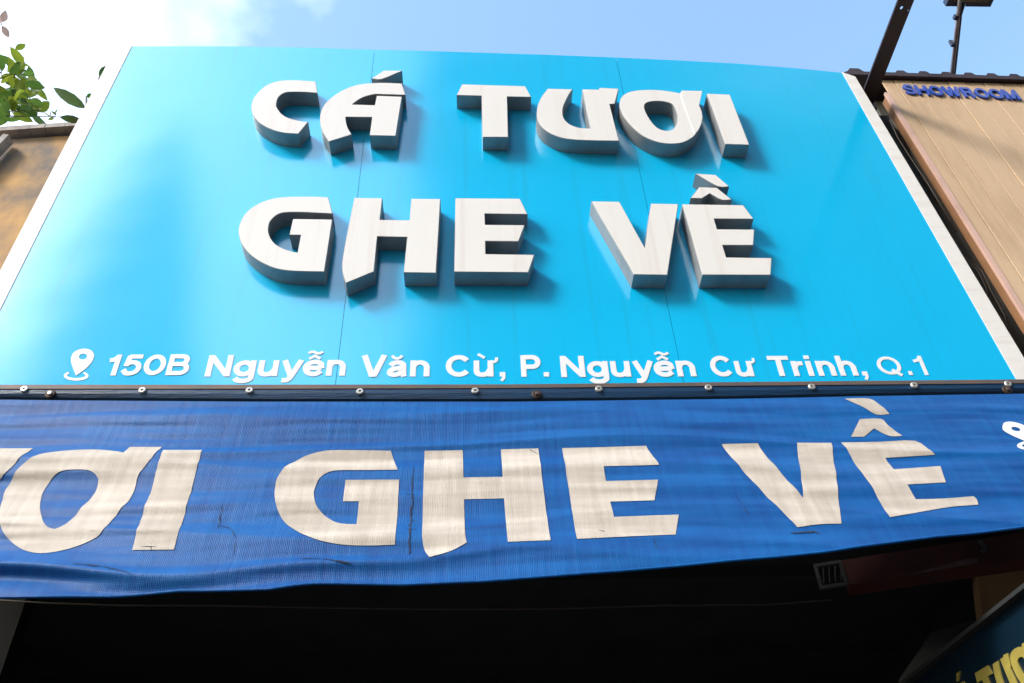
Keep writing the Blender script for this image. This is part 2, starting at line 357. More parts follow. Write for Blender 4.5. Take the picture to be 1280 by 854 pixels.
SIGN = dict(
 C=zoom([(765,185),(600,175),(480,172),(380,180),(300,200),(220,240),(150,300),(105,360),(82,420),(78,470),(90,530),(125,590),(180,640),(260,685),(350,718),(450,738),(580,745),(685,618),(600,608),(520,590),(450,565),(395,525),(360,480),(345,440),(350,400),(365,360),(400,325),(450,303),(520,298),(650,300),(785,310)],305,80,Z8),
 A=zoom([(180,828),(135,765),(100,690),(85,610),(88,540),(110,470),(150,410),(210,355),(290,300),(370,260),(450,230),(540,212),(650,203),(780,200),(960,208),(998,330),(800,325),(690,322),(640,328),(560,350),(490,385),(430,432),(670,438),(690,338),(960,348),(893,768),(615,762),(640,568),(360,565),(362,600),(375,660),(395,705),(425,752)],390,80,Z8),
 T=zoom([(150,88),(825,108),(888,225),(632,220),(643,652),(372,652),(358,212),(92,205)],560,95,Z8),
 U=zoom([(210,92),(478,98),(440,150),(400,230),(375,290),(370,350),(380,400),(410,445),(460,480),(530,505),(600,515),(665,515),(640,400),(605,230),(580,98),(755,102),(760,82),(968,92),(925,255),(872,258),(920,450),(972,650),(800,648),(600,643),(470,635),(380,622),(290,595),(210,555),(150,505),(110,445),(95,380),(97,310),(115,240),(155,165)],660,100,Z8),
 O=zoom([(725,98),(745,68),(965,72),(930,228),(958,290),(968,360),(955,430),(920,500),(870,560),(800,605),(720,632),(620,638),(520,628),(420,598),(320,548),(230,475),(155,390),(105,310),(83,240),(85,180),(110,130),(165,92),(250,70),(370,62),(500,65),(620,78)],765,105,Z8),
 I=zoom([(200,102),(447,112),(655,650),(398,642)],860,105,Z8),
 G=zoom([(1028,55),(900,48),(750,48),(600,50),(480,62),(390,82),(290,120),(200,175),(130,245),(90,320),(70,400),(75,470),(100,550),(150,625),(220,690),(310,750),(420,800),(520,828),(650,843),(800,848),(985,851),(1072,292),(650,285),(612,458),(733,460),(698,645),(620,628),(540,600),(470,560),(420,505),(392,440),(388,390),(400,330),(430,285),(480,245),(540,222),(640,215),(800,218),(1075,232)],290,240,Z8),
 H=zoom([(195,60),(495,65),(470,295),(785,300),(803,70),(1115,72),(1068,864),(722,859),(758,482),(442,475),(405,849),(105,972),(80,900),(66,820),(70,720),(110,480)],420,240,Z8),
 E=zoom([(165,65),(852,70),(935,238),(478,232),(483,348),(905,352),(838,528),(485,525),(488,660),(1010,668),(942,859),(152,852)],550,240,Z8),
 V=zoom([(78,98),(378,102),(648,600),(715,122),(1007,128),(890,886),(530,881)],730,240,Z8),
 Ee=zoom([(110,385),(760,395),(872,545),(450,542),(482,652),(880,655),(868,825),(540,824),(580,952),(1065,959),(1053,1142),(325,1140)],840,210,Z8),
)
O_HOLE = zoom([(345,230),(360,205),(400,190),(470,182),(560,188),(630,208),(665,240),(690,300),(700,360),(690,420),(665,465),(630,492),(580,498),(520,485),(470,455),(420,400),(370,320),(348,265)],765,105,Z8)
ACC = dict(A=[zoom([(765,70),(962,72),(745,162),(635,155)],390,80,Z8)],
           Ee=[zoom([(290,202),(478,210),(640,338),(530,340),(405,272),(318,325),(198,322)],840,210,Z8), zoom([(250,60),(465,72),(612,198),(485,195)],840,210,Z8)])
NAME = dict(U='Ư', O='Ơ', A='Á', Ee='Ề')
for k, px in SIGN.items():
    o, _ = solid('raised_letter', px, sign, hole=O_HOLE if k == 'O' else None)
    o['label'] = 'raised white box letter ' + NAME.get(k, k) + ' on the cyan sign'
    for ac in ACC.get(k, []): solid('accent', ac, o)
    if k == 'O':                                    # the horn is a strip laid over the ring of the Ơ
        hp = [onY(x, y, -DEP - 0.003) for x, y in zoom([(742,72),(962,75),(928,228),(955,290),(963,360),(950,428),(915,498),(885,528),(840,420),(780,250),(745,150)],765,105,Z8)]
        n = len(hp); V = hp + [v + Vector((0, .0045, 0)) for v in hp]
        tri = [tuple(t) for t in tessellate_polygon([[Vector((v.x, v.z, 0)) for v in hp]])]
        part('horn', V, tri + [(i, (i + 1) % n, n + (i + 1) % n, n + i) for i in range(n)], [M['face']], o)

# ------------------------------------------------------------------ strokes: sans lettering built from ribbons
def arc(cx, cy, rx, ry, a0, a1, n=12): return [(cx + rx * math.cos(R(a0 + (a1 - a0) * i / n)), cy + ry * math.sin(R(a0 + (a1 - a0) * i / n))) for i in range(n + 1)]
ARCH = [(.12, .42), (.17, .55), (.28, .63), (.41, .64), (.53, .58), (.6, .44), (.6, .3), (.6, 0)]
CIRC = [('t', [(.17, .80), (.37, .94), (.57, .80)])]
TILD = [('t', [(.12, 1.06), (.22, 1.13), (.31, 1.12), (.43, 1.06), (.53, 1.06), (.63, 1.13)])]
HORN = [('t', [(.68, .66), (.79, .68), (.86, .76), (.86, .88)])]
GL = {
 '1': (.55, [[(.38, 0), (.38, 1)], [(.08, .72), (.24, .76), (.38, .9)]]),
 '5': (.82, [[(.72, .905), (.22, .905)], [(.245, .94), (.185, .44)], [(.16, .5), (.3, .6), (.45, .62), (.61, .54), (.68, .36), (.6, .17), (.42, .09), (.24, .12), (.12, .27)]]),
 '0': (.86, [arc(.42, .5, .31, .40, 0, 360, 24)]),
 'B': (.92, [[(.13, 0), (.13, 1)], [(.13, .905), (.5, .905)] + arc(.52, .715, .19, .19, 90, -90, 8) + [(.13, .525)], [(.13, .525), (.53, .525)] + arc(.55, .31, .22, .215, 90, -90, 8) + [(.13, .095)]]),
 'N': (.96, [[(.12, 0), (.12, 1)], [(.80, 0), (.80, 1)], [(.15, .92), (.77, .08)]]),
 'g': (.84, [arc(.38, .37, .27, .275, 0, 360, 20), [(.68, .74), (.68, .0), (.63, -.14), (.5, -.205), (.34, -.21), (.2, -.17), (.12, -.08)]]),
 'u': (.84, [[(.12, .74), (.12, .3), (.16, .15), (.28, .09), (.42, .10), (.54, .18), (.61, .32)], [(.63, .74), (.63, 0)]]),
 'y': (.74, [[(.07, .74), (.36, .0)], [(.66, .74), (.40, .06), (.30, -.13), (.2, -.195), (.06, -.19)]]),
 'e': (.80, [[(.10, .37), (.66, .37)], [(.66, .345), (.63, .54), (.52, .63), (.38, .65), (.22, .6), (.11, .47), (.10, .3), (.18, .16), (.33, .09), (.5, .10), (.65, .21)]]),
 'n': (.80, [[(.12, 0), (.12, .74)], ARCH]),
 'h': (.80, [[(.12, 0), (.12, 1)], ARCH]),
 'V': (.88, [[(.09, 1), (.41, .03)], [(.79, 1), (.47, .03)], [(.34, .095), (.54, .095)]]),
 'a': (.78, [[(.58, .46), (.59, .1), (.62, 0)], [(.13, .51), (.2, .6), (.34, .65), (.48, .63), (.57, .54), (.585, .4)], [(.57, .42), (.36, .375), (.2, .33), (.12, .22), (.16, .12), (.28, .08), (.42, .12), (.54, .22)]]),
 'C': (.98, [arc(.48, .5, .37, .40, 38, 322, 20)]),
 'P': (.84, [[(.13, 0), (.13, 1)], [(.13, .905), (.47, .905)] + arc(.49, .68, .21, .225, 90, -90, 8) + [(.13, .455)]]),
 'T': (.82, [[(.0, .905), (.80, .905)], [(.40, 0), (.40, .9)]]),
 'r': (.54, [[(.12, 0), (.12, .74)], [(.12, .4), (.18, .54), (.3, .62), (.46, .63)]]),
 'i': (.36, [[(.12, 0), (.12, .74)], [(.12, .84), (.12, 1.02)]]),
 'Q': (1.06, [arc(.49, .5, .39, .40, 0, 360, 24), [(.54, .28), (.86, -.02)]]),
 ',': (.36, [[(.14, 0), (.14, .2)], ('t', [(.19, .06), (.18, -.06), (.09, -.2)])]),
 '.': (.36, [[(.14, 0), (.14, .2)]]),
 'S': (.90, [[(.74, .72), (.66, .86), (.46, .905), (.26, .87), (.15, .74), (.2, .61), (.36, .54), (.55, .48), (.7, .4), (.74, .26), (.64, .13), (.44, .09), (.22, .13), (.12, .28)]]),
 'H': (.94, [[(.13, 0), (.13, 1)], [(.80, 0), (.80, 1)], [(.13, .5), (.80, .5)]]),
 'O': (1.04, [arc(.51, .5, .40, .40, 0, 360, 24)]),
 'W': (1.30, [[(.09, 1), (.36, .03)], [(.64, .97), (.36, .03)], [(.60, .97), (.88, .03)], [(1.15, 1), (.88, .03)]]),
 'R': (.94, [[(.13, 0), (.13, 1)], [(.13, .905), (.52, .905)] + arc(.54, .70, .2, .205, 90, -90, 8) + [(.13, .495)], [(.5, .49), (.78, 0)]]),
 'M': (1.12, [[(.12, 0), (.12, 1)], [(.96, 0), (.96, 1)], [(.14, .97), (.53, .06)], [(.94, .97), (.55, .06)]]),
}
GL['ễ'] = (GL['e'][0], GL['e'][1] + CIRC + TILD)
GL['ă'] = (GL['a'][0], GL['a'][1] + [('t', [(.17, .97), (.22, .88), (.34, .83), (.46, .88), (.51, .97)])])
GL['ư'] = (GL['u'][0] + .06, GL['u'][1] + HORN)
GL['ừ'] = (GL['u'][0] + .06, GL['u'][1] + HORN + [('t', [(.18, 1.04), (.42, .86)])])
def ribbon(P, w):
    P = [Vector(p) for p in P]; closed = (P[0] - P[-1]).length < 1e-6
    if not closed and len(P) > 3 and min((a - b).length for a, b in zip(P, P[1:])) > .05:
        Q = [P[0]]
        for i in range(len(P) - 1):
            p0, p1, p2, p3 = P[max(i - 1, 0)], P[i], P[i + 1], P[min(i + 2, len(P) - 1)]
            if i > 0 and i < len(P) - 2 and (p2 - p1).length < .3:
                for t in (.33, .67): Q.append(0.5 * ((2 * p1) + (p2 - p0) * t + (2 * p0 - 5 * p1 + 4 * p2 - p3) * t * t + (3 * p1 - 3 * p2 - p0 + p3) * t ** 3))
            Q.append(p2)
        P = Q
    if closed: P = P[:-1]
    n = len(P); Lf = []; Rg = []
    for i in range(n):
        a = P[i] - P[i - 1] if (i > 0 or closed) else P[1] - P[0]
        b = P[(i + 1) % n] - P[i] if (i < n - 1 or closed) else P[-1] - P[-2]
        na = Vector((-a.y, a.x)).normalized(); nb = Vector((-b.y, b.x)).normalized(); d = na + nb; d = d / max(d.dot(na), 0.5)
        Lf.append(P[i] + d * w / 2); Rg.append(P[i] - d * w / 2)
    Q = [(i, (i + 1) % n) for i in range(n if closed else n - 1)]
    return Lf, Rg, Q, closed
def layout(txt, sw=.2, gap=.02):
    """list of (char, strokes as ribbons) and the width of the line, cap height 1"""
    x = 0; out = []
    for ch in txt:
        adv, st = GL[ch]; gl = []
        for s in st:
            w = sw
            if isinstance(s, tuple) and s[0] == 't': w = sw * .55; s = s[1]
            gl.append(ribbon([(p[0] + x, p[1]) for p in s], w))
        out.append((ch, gl)); x += adv + gap
    return out
def word_mesh(glyphs, fn, thick):
    """fn(u, v, lift) -> world point; thin (or deep) ribbons, each a hair above the one before"""
    b = MB(); k = 0
    for ch, gl in glyphs:
        for Lf, Rg, Q, closed in gl:
            k += 1; lift = thick + (k % 5) * 0.00025; n = len(Lf)
            V = [fn(p.x, p.y, lift) for p in Lf] + [fn(p.x, p.y, lift) for p in Rg] + [fn(p.x, p.y, 0) for p in Lf] + [fn(p.x, p.y, 0) for p in Rg]
            Fc = []
            for i, j in Q:
                Fc += [(i, n + i, n + j, j), (i, j, 2 * n + j, 2 * n + i), (n + j, n + i, 3 * n + i, 3 * n + j)]
            if not closed: Fc += [(0, 2 * n, 3 * n, n), (n - 1, 2 * n - 1, 4 * n - 1, 3 * n - 1)]
            b.add(V, Fc)
    return b
WORDS = [('150B', (131, 468), (239, 452), 469.5, 443.6, .195), ('Nguyễn', (256, 469), (431.3, 470), 470.6, 444, .205), ('Văn', (452.5, 445), (537, 470), 471.2, 444.2, .205),
         ('Cừ,', (557.3, 458), (632, 470), 471.2, 444.2, .205), ('P.', (651, 456), (686.5, 470), 471.2, 444.4, .205), ('Nguyễn', (700.5, 456), (871, 470), 471.3, 445, .205),
         ('Cư', (888, 458), (947.5, 466), 470.9, 445.2, .205), ('Trinh,', (958, 446), (1086, 471), 470.2, 445.2, .2), ('Q.1', (1096, 456), (1160.5, 468), 469.2, 445.3, .145)]
for txt, lp, rp_, yb, yt, sw in WORDS:
    g_ = layout(txt, sw)
    us = [p.x for _, gl in g_ for Lf, Rg, Q, c in gl for p in Lf + Rg]; u0, u1 = min(us), max(us)
    A = onY(*lp); B = onY(*rp_); xm = (lp[0] + rp_[0]) / 2; zb = onY(xm, yb).z; zt = onY(xm, yt).z
    def fn(u, v, l, A=A, B=B, zb=zb, zt=zt, u0=u0, u1=u1): return (A.x + (B.x - A.x) * (u - u0) / (u1 - u0), -0.0006 - l, zb + (zt - zb) * v)
    for one in g_: word_mesh([one], fn, 0.0008).part('printed_letter', M['print'], sign)
def flat_shape(name, loops, fn, mt, par, lift=0.0):
    sub = [[Vector((p[0], p[1], 0)) for p in lp] for lp in loops]; flat = [p for lp in sub for p in lp]
    tri = [tuple(t) for t in tessellate_polygon(sub)]
    return part(name, [fn(p.x, p.y) for p in flat], tri, mt, par)
pin = zoom([(380,158),(368,128),(358,100),(355,74),(366,46),(396,28),(432,24),(460,36),(471,58),(460,88),(430,122)],0,430,4)
ph = [(415 / 4 + 5.2 * math.cos(t) * 1 + 0.6 * math.sin(t), 430 + 63 / 4 - 3.7 * math.sin(t)) for t in [2 * math.pi * i / 16 for i in range(16)]]
flat_shape('location_pin', [smooth_poly(pin, 45), ph], lambda x, y: onY(x, y, -0.0016), M['print'], sign)
ring = arc(381 / 4, 430 + 159 / 4, 15.5, 6.2, -50, 230, 22) + arc(381 / 4, 430 + 157 / 4, 11.5, 3.4, 222, -42, 22)
flat_shape('location_ring', [ring], lambda x, y: onY(x, y, -0.0013), M['print'], sign)

# ------------------------------------------------------------------ awning: clamp rail, blue sheet, printed letters
aw = empty('awning', (0.1, -0.05, 2.75), 'wrinkled blue awning sheet printed with white letters ƠI GHE VỀ, riveted below the cyan sign', 'awning')
def interp(tab, x):
    if x <= tab[0][0]: (x0, y0), (x1, y1) = tab[0], tab[1]
    else:
        for (x0, y0), (x1, y1) in zip(tab, tab[1:]):
            if x <= x1: break
    return y0 + (y1 - y0) * (x - x0) / (x1 - x0)
RAILT = [(-200, 480.5), (0, 481), (320, 481), (640, 480.5), (880, 478), (1280, 474.3), (1400, 473)]
STRIP = [(-200, 485.5), (0, 486), (320, 486), (640, 485), (880, 482.5), (1280, 479), (1400, 478)]
BAND = [(-200, 498.5), (0, 500), (100, 501), (320, 502.5), (640, 502.5), (900, 499.3), (1060, 496), (1280, 492.5), (1400, 490.5)]
HEM = [(-200, 752), (0, 747), (144, 742), (222, 735.5), (336, 736.4), (372, 731), (395, 728.6), (430, 729), (502, 731), (604, 727), (702, 720), (850, 709), (977, 697), (1032, 691), (1135, 676), (1170, 671), (1218, 667), (1280, 659), (1400, 644)]
SL = 0.28; TN = (0, 1, -SL); TP = (0, -0.044, 3.57)
def wr(X, Z):
    """folds of the sheet: long sideways creases, stronger to the left and near the hem"""
    left = max(0.0, min(1.0, (0.9 - X) / 2.4)); s = 3.53 - Z
    ramp = min(1.0, max(0.0, s / 0.08))
    wv = 0.016 * noise.noise((X * 0.55 + 3.1, Z * 4.0 + 0.15 * math.sin(X * 2.1), 1.7))
    wv += (0.008 + 0.009 * left) * noise.noise((X * 0.9 + 9.2, Z * 13 + 0.6 * noise.noise((X * 1.2, 0, 4)), 5.3))
    wv += (0.0022 + 0.0034 * left) * noise.noise((X * 2.2, Z * 34 + 1.5 * noise.noise((X * 1.5, 2, 4)), 8.8))
    rg = noise.noise((X * 0.45 + 1.2, Z * 6.5 + 0.5 * noise.noise((X * 0.8, 1, 9)), 3.3)); wv += (0.009 + 0.010 * left) * (0.35 - min(abs(rg) * 2.2, .8))
    # the big fold above the lower left hem
    zc = 2.80 + 0.03 * math.sin(X * 3.2 + 1.0) + 0.01 * math.sin(X * 9)
    wv += 0.020 * left * math.exp(-((Z - zc) / 0.022) ** 2) - 0.016 * left * math.exp(-((Z - zc + 0.05) / 0.03) ** 2)
    wv += 0.030 * max(0, -X / 2) * noise.noise((X * 1.3 + 2, Z * 3, 2.2))
    return -wv * ramp
def tarp_pt(x, y, lift=0.0):
    p = hit(x, y, TN, TP); p.y += wr(p.x, p.z) - lift; return p
XA, XB, NX, NZ = -175, 1336, 420, 150
V = []; Fc = []
for i in range(NX + 1):
    x = XA + (XB - XA) * i / NX; y0, y1 = interp(BAND, x) - 0.3, interp(HEM, x)
    for j in range(NZ + 1): V.append(tarp_pt(x, y0 + (y1 - y0) * j / NZ))
for i in range(NX):
    for j in range(NZ): a_ = i * (NZ + 1) + j; Fc.append((a_, a_ + 1, a_ + NZ + 2, a_ + NZ + 1))
part('sheet', V, Fc, M['tarp'], aw, None, True)
hemP = [tarp_pt(XA + (XB - XA) * i / 200, interp(HEM, XA + (XB - XA) * i / 200)) for i in range(201)]
MB().tube(hemP, 0.0045, 6).part('hem', M['tarp'], aw, True)
# rail and band
def strip(prof, name, mt):                          # prof: list of (table, pixel offset, depth)
    V = []; Fc = []; n = 60; k = len(prof)
    for i in range(n + 1):
        x = XA + (XB - XA) * i / n
        for tb, dy, Y in prof:
            v = onY(x, interp(tb, x), -0.045) if dy == -99 else onY(x, interp(tb, x) + dy, Y)
            V.append(Vector((v.x, -0.002, v.z)) if dy == -99 else v)
    for i in range(n):
        for j in range(k - 1): a_ = i * k + j; Fc.append((a_, a_ + 1, a_ + k + 1, a_ + k))
    return part(name, V, Fc, mt, aw)
strip([(RAILT, -99, -0.004), (RAILT, 0, -0.045), (STRIP, 0, -0.050), (STRIP, 0.4, -0.043)], 'clamp_rail', M['railm'])
strip([(STRIP, -0.6, -0.044), (STRIP, 0.6, -0.0475), (STRIP, 6, -0.046), (BAND, -4, -0.040), (BAND, 0.2, -0.030)], 'wrapped_band', M['band'])
def disc(c, r, h, n=14, hole=0.0):
    b = MB(); V = []
    for (rr, hh) in ((r, 0), (r, -h * .55), (r * .8, -h), (hole if hole else r * .45, -h), (hole * .7 if hole else .0005, -h * (.2 if hole else 1.1))):
        for i in range(n): t = 2 * math.pi * i / n; V.append((c.x + rr * math.cos(t), c.y + hh, c.z + rr * math.sin(t)))
    Fc = [(k * n + i, k * n + (i + 1) % n, (k + 1) * n + (i + 1) % n, (k + 1) * n + i) for k in range(4) for i in range(n)]
    return b.add(V, Fc)
for x, y in [(-120, 487.5), (30.5, 487), (178, 488.5), (311.8, 488.5), (450, 490), (594, 489), (748.5, 486.5), (885.5, 485), (1014.5, 484), (1142.5, 482.2), (1259.5, 480.5)]:
    c = onY(x, y, -0.047)
    o = disc(c, 0.0135, 0.007, hole=0.0052).part('rivet', M['rivet'], aw)
    disc(c + Vector((0, 0.0, 0)), 0.0055, 0.0022).part('rivet_hole', M['bolt'], o)
for x, y in [(63, 493), (671, 493.5), (1258.5, 488)]:
    c = onY(x, y, -0.046); o = disc(c, 0.019, 0.006).part('bolt', M['bolt'], aw); disc(c + Vector((0, -.006, 0)), 0.009, 0.006, 6).part('bolt_head', M['railm'] if x > 100 else M['rivet'], o)
ZA, ZT = 4.7407, 5.338
TL = dict(
 U=[zoom([(-330,78),(188,85),(140,140),(70,215),(0,270),(-60,330),(-150,480),(-260,690),(-620,690),(-480,420)],0,540,ZA)],
 O=[zoom([(765,82),(957,82),(900,165),(835,235),(810,270),(790,330),(755,405),(700,465),(650,530),(600,590),(560,620),(470,658),(370,688),(260,710),(190,705),(120,680),(60,640),(15,590),(-5,540),(-8,480),(2,410),(25,330),(75,260),(140,195),(230,140),(330,112),(450,100),(580,100),(680,115),(735,128)],0,540,ZA),
    zoom([(230,430),(235,375),(265,310),(310,260),(370,232),(450,225),(520,228),(560,245),(578,270),(565,320),(540,370),(480,440),(430,500),(380,545),(320,570),(275,555),(245,510)],0,540,ZA)],
 I=[zoom([(970,108),(1200,107),(1120,380),(1085,510),(1030,695),(780,695),(840,490),(890,340)],0,540,ZA)],
 G=[zoom([(845,117),(892,255),(700,257),(520,258),(450,265),(400,285),(360,325),(335,380),(333,430),(350,490),(400,545),(470,590),(540,605),(615,608),(632,460),(527,460),(543,320),(902,317),(875,762),(750,767),(600,767),(480,757),(380,738),(300,710),(220,665),(150,610),(100,540),(75,460),(70,390),(85,320),(120,260),(170,210),(270,155),(380,125),(500,117)],330,540,ZT)],
 H=[zoom([(217,115),(472,110),(477,305),(738,300),(727,107),(977,102),(1015,420),(1057,735),(772,747),(748,445),(480,450),(488,690),(500,748),(380,810),(250,846),(220,800),(203,720),(203,600),(210,350)],490,540,ZT)],
 E=[zoom([(122,100),(683,88),(768,222),(397,233),(414,325),(762,318),(738,452),(443,462),(466,567),(900,550),(877,690),(540,708),(218,725)],680,540,ZT)],
 V=[zoom([(65,186),(305,182),(390,295),(470,395),(610,545),(568,178),(800,175),(835,470),(862,722),(780,722),(680,728),(570,743),(430,600),(340,510),(200,360),(130,270)],890,520,ZT)],
 Ee=[zoom([(117,332),(380,326),(612,320),(695,380),(740,420),(413,435),(465,517),(777,493),(812,605),(552,622),(615,714),(800,708),(1000,692),(1025,710),(1036,745),(850,762),(700,790),(560,820),(437,840),(410,800),(380,740),(300,610),(240,530),(180,420)],1030,490,ZT)],
 c=[zoom([(240,180),(378,178),(430,220),(525,290),(440,290),(335,240),(270,295),(183,295)],1030,490,ZT)],
 g=[zoom([(137,47),(300,46),(370,90),(437,148),(345,150),(240,97)],1030,490,ZT)],
)
def tarp_decal(name, loops, mt, par, lift=0.0018, step=4.0):
    """flat outline cut on a fine grid so that it follows the folds of the sheet"""
    sub = [[Vector((p[0], p[1], 0)) for p in lp] for lp in loops]; flat = [p for lp in sub for p in lp]
    bm = bmesh.new(); vs = [bm.verts.new(p) for p in flat]
    for t in tessellate_polygon(sub):
        try: bm.faces.new([vs[i] for i in t])
        except ValueError: pass
    xs = [p.x for p in flat]; ys = [p.y for p in flat]
    for lo, hi, ax in ((min(xs), max(xs), 0), (min(ys), max(ys), 1)):
        q = math.floor(lo / step) * step + step
        st = step if ax == 0 else step * 0.6
        while q < hi:
            nn = (1, 0, 0) if ax == 0 else (0, 1, 0); cc = (q, 0, 0) if ax == 0 else (0, q, 0)
            bmesh.ops.bisect_plane(bm, geom=bm.verts[:] + bm.edges[:] + bm.faces[:], plane_co=cc, plane_no=nn, dist=1e-5)
            q += st
    V = [tarp_pt(v.co.x, v.co.y, lift) for v in bm.verts]; bm.verts.index_update()
    Fc = [tuple(v.index for v in f.verts) for f in bm.faces]; bm.free()
    Fc = [f if (Vector(V[f[1]]) - V[f[0]]).cross(V[f[2]] - V[f[0]]).y < 0 else f[::-1] for f in Fc]
    return part(name, V, Fc, mt, par, None, True)
for k, loops in TL.items():
    if k in 'cg': tarp_decal('printed_accent', [smooth_poly(l_, 40) for l_ in loops], M['tprint'], eo)
    else: eo = tarp_decal('printed_letter', [smooth_poly(l_, 40) for l_ in loops], M['tprint'], aw)
tp = zoom([(622,290),(630,255),(660,238),(720,235),(800,255),(880,290),(960,345),(1010,420),(1040,530),(930,468),(854,432),(740,380),(640,330)],1180,500,8.54)
th = [(1180 + 765 / 8.54 + 5.6 * math.cos(t), 500 + 312 / 8.54 + (2.3 * math.sin(t) + 1.1 * math.cos(t))) for t in [-2 * math.pi * i / 16 for i in range(16)]]
tarp_decal('location_pin', [smooth_poly(tp, 45), th], M['pin'], aw)
tarp_decal('location_ring', [arc(1180 + 960 / 8.54, 500 + 478 / 8.54 + 1, 21, 6.5, 60, 300, 24) + arc(1180 + 960 / 8.54, 500 + 478 / 8.54 + 1, 15, 3, 292, 68, 24)], M['pin'], aw)
# cracks and splits in the coated cloth
def crack(pts, w0, w1, lift=0.0026):
    P = [Vector(p) for p in pts]; L_ = []; R_ = []
    for i, p in enumerate(P):
        d = (P[min(i + 1, len(P) - 1)] - P[max(i - 1, 0)]).normalized(); n_ = Vector((-d.y, d.x)); t = i / (len(P) - 1)
        w = (w0 + (w1 - w0) * t) * (0.45 + 0.9 * random.random()) * (0.25 if i in (0, len(P) - 1) else 1)
        L_.append(p + n_ * w / 2); R_.append(p - n_ * w / 2)
    tarp_decal('crack', [[tuple(p) for p in L_] + [tuple(p) for p in R_[::-1]]], M['tdark'], aw, lift, 6)
def jag(a, b, n, amp): return [(a[0] + (b[0] - a[0]) * i / n + random.uniform(-amp, amp), a[1] + (b[1] - a[1]) * i / n + random.uniform(-amp, amp) * .4) for i in range(n + 1)]
crack(jag((517, 583), (511, 695), 26, 1.2), 0.8, 2.2)
for y in (604, 617, 622, 634, 649, 655, 662): crack(jag((514 - random.uniform(3, 8), y), (514 + random.uniform(3, 8), y + 1), 4, .4), .6, .6)
crack(jag((277, 632), (272, 662), 8, .8), .8, 1.2); crack(jag((272, 656), (288, 660), 5, .8), 1, 1.2); crack(jag((287, 660), (296, 673), 5, 1), 1, 1); crack(jag((295, 676), (292, 694), 5, .6), .6, .6)
crack(jag((175, 682), (195, 683), 6, .5), .8, .8); crack(jag((188, 682), (189, 689), 3, .4), .7, .7)
crack(jag((92, 706), (128, 708), 8, 1), 1.0, 2.0); crack(jag((128, 708), (165, 719), 8, 1), 2.0, 1.2)
crack(jag((376, 699), (402, 700), 7, .6), 1.2, .8); crack(jag((402, 700), (440, 707), 8, .8), 1, 1.6)
crack(jag((986, 667), (1020, 665), 7, .5), 1.1, 1.4); crack(jag((1015, 663), (1024, 668), 3, .5), 1.2, .8)
crack(jag((920, 618), (936, 645), 7, .6), .5, .7); crack(jag((816, 672), (821, 690), 5, .6), .7, .6)
crack(jag((662, 560), (673, 566), 4, .5), .7, .7); crack(jag((748, 663), (756, 665), 4, .6), .8, .8)

# ------------------------------------------------------------------ neighbour to the right: boarded showroom front
CY = 0.10; tn = math.tan(R(3.2)); CN = (0, 1, -tn); CP = (0, CY, 5.7)
cl = lambda x, y: hit(x, y, CN, CP)
nb = empty('showroom_building', (3.6, 0.3, 0), 'neighbouring showroom front clad in vertical beige boards with blue lettering', 'building')
# corrugated roof edge
zr_ = lambda x: onY(1100, 92.5, CY - .02).z + (onY(1280, 98, CY - .02).z - onY(1100, 92.5, CY - .02).z) * (x - onY(1100, 92.5, CY - .02).x) / (onY(1280, 98, CY - .02).x - onY(1100, 92.5, CY - .02).x)
e0 = cl(1100, 105.5); pit = (cl(1273, 104).x - cl(1113.4, 96).x) / 7; xs0 = cl(1113.4, 96).x
ztop = 5.72; zbot = 2.6
yc = lambda z: CY + tn * (z - 5.7)
def leanbox(x0, x1, z0, z1, d0, d1):                # box lying on the leaning front, d = distance proud of it
    V = [(x, yc(z) - d, z) for z in (z0, z1) for d in (d0, d1) for x in (x0, x1)]
    return V, [(0, 2, 3, 1), (4, 5, 7, 6), (0, 1, 5, 4), (2, 6, 7, 3), (0, 4, 6, 2), (1, 3, 7, 5)]
XL = e0.x - 0.005
part('edge_trim', *leanbox(XL, XL + 0.022, zbot, ztop, 0.004, -0.012), M['pinkt'], nb)
part('side_return', *leanbox(XL + 0.002, XL + 0.012, zbot, ztop - .02, -0.0125, -0.055), M['brown'], nb)
xs = [XL + 0.0235] + [xs0 + pit * i for i in range(0, 32)]
for i in range(len(xs) - 1):
    x0, x1 = xs[i] + 0.0022, xs[i + 1] - 0.0022; b_ = 0.001
    V = []
    for z in (zbot, ztop):
        for xx, d in ((x0, -0.0065), (x0, -b_), (x0 + b_, 0), (x1 - b_, 0), (x1, -b_), (x1, -0.0065)): zz_ = z if z == zbot else zr_(xx) - .014; V.append((xx, yc(zz_) - d, zz_))
    dd = random.uniform(-.0015, .0015); V = [(x, y + dd, z) for x, y, z in V]
    part('plank', V, [(j, j + 1, j + 7, j + 6) for j in range(5)] + [(0, 6, 11, 5)], M['plank'], nb)
part('backing_sheet', *leanbox(XL + .024, xs[-1], zbot, ztop - .07, -0.007, -0.011), M['joint'], nb)
part('slot_shade_sheet', *boxVF((2.085, 0.19, 2.6), (XL + .028, 0.23, 5.64)), M['inside'], nb)  # dark sheet added in the slot, its colour stands in for shade
part('wall', *boxVF((XL + 0.03, 0.24, 0.0), (xs[-1], 6.0, 5.85)), M['wallp'], nb)
hp_ = [onY(x, 86, CY - .02).x for x in (1068, 1124, 1152, 1179, 1207, 1234, 1262)]; st = (hp_[-1] - hp_[1]) / 5
hp_ = [hp_[0], hp_[0] + st] + [hp_[1] + st * i for i in range(0, 28)]
prof = [(onY(1053, 91, CY - .02).x - .0, 0.0)]
for i, h in enumerate(hp_):
    if i == 1: continue
    k = 1.0 if i else 1.35
    prof += [(h - .034 * k, .018), (h - .018 * k, .018 + .022 * k), (h + .018 * k, .018 + .022 * k), (h + .034 * k, .018)]
prof.append((prof[-1][0] + .1, .018))
V = []; Fc = []; n = len(prof)
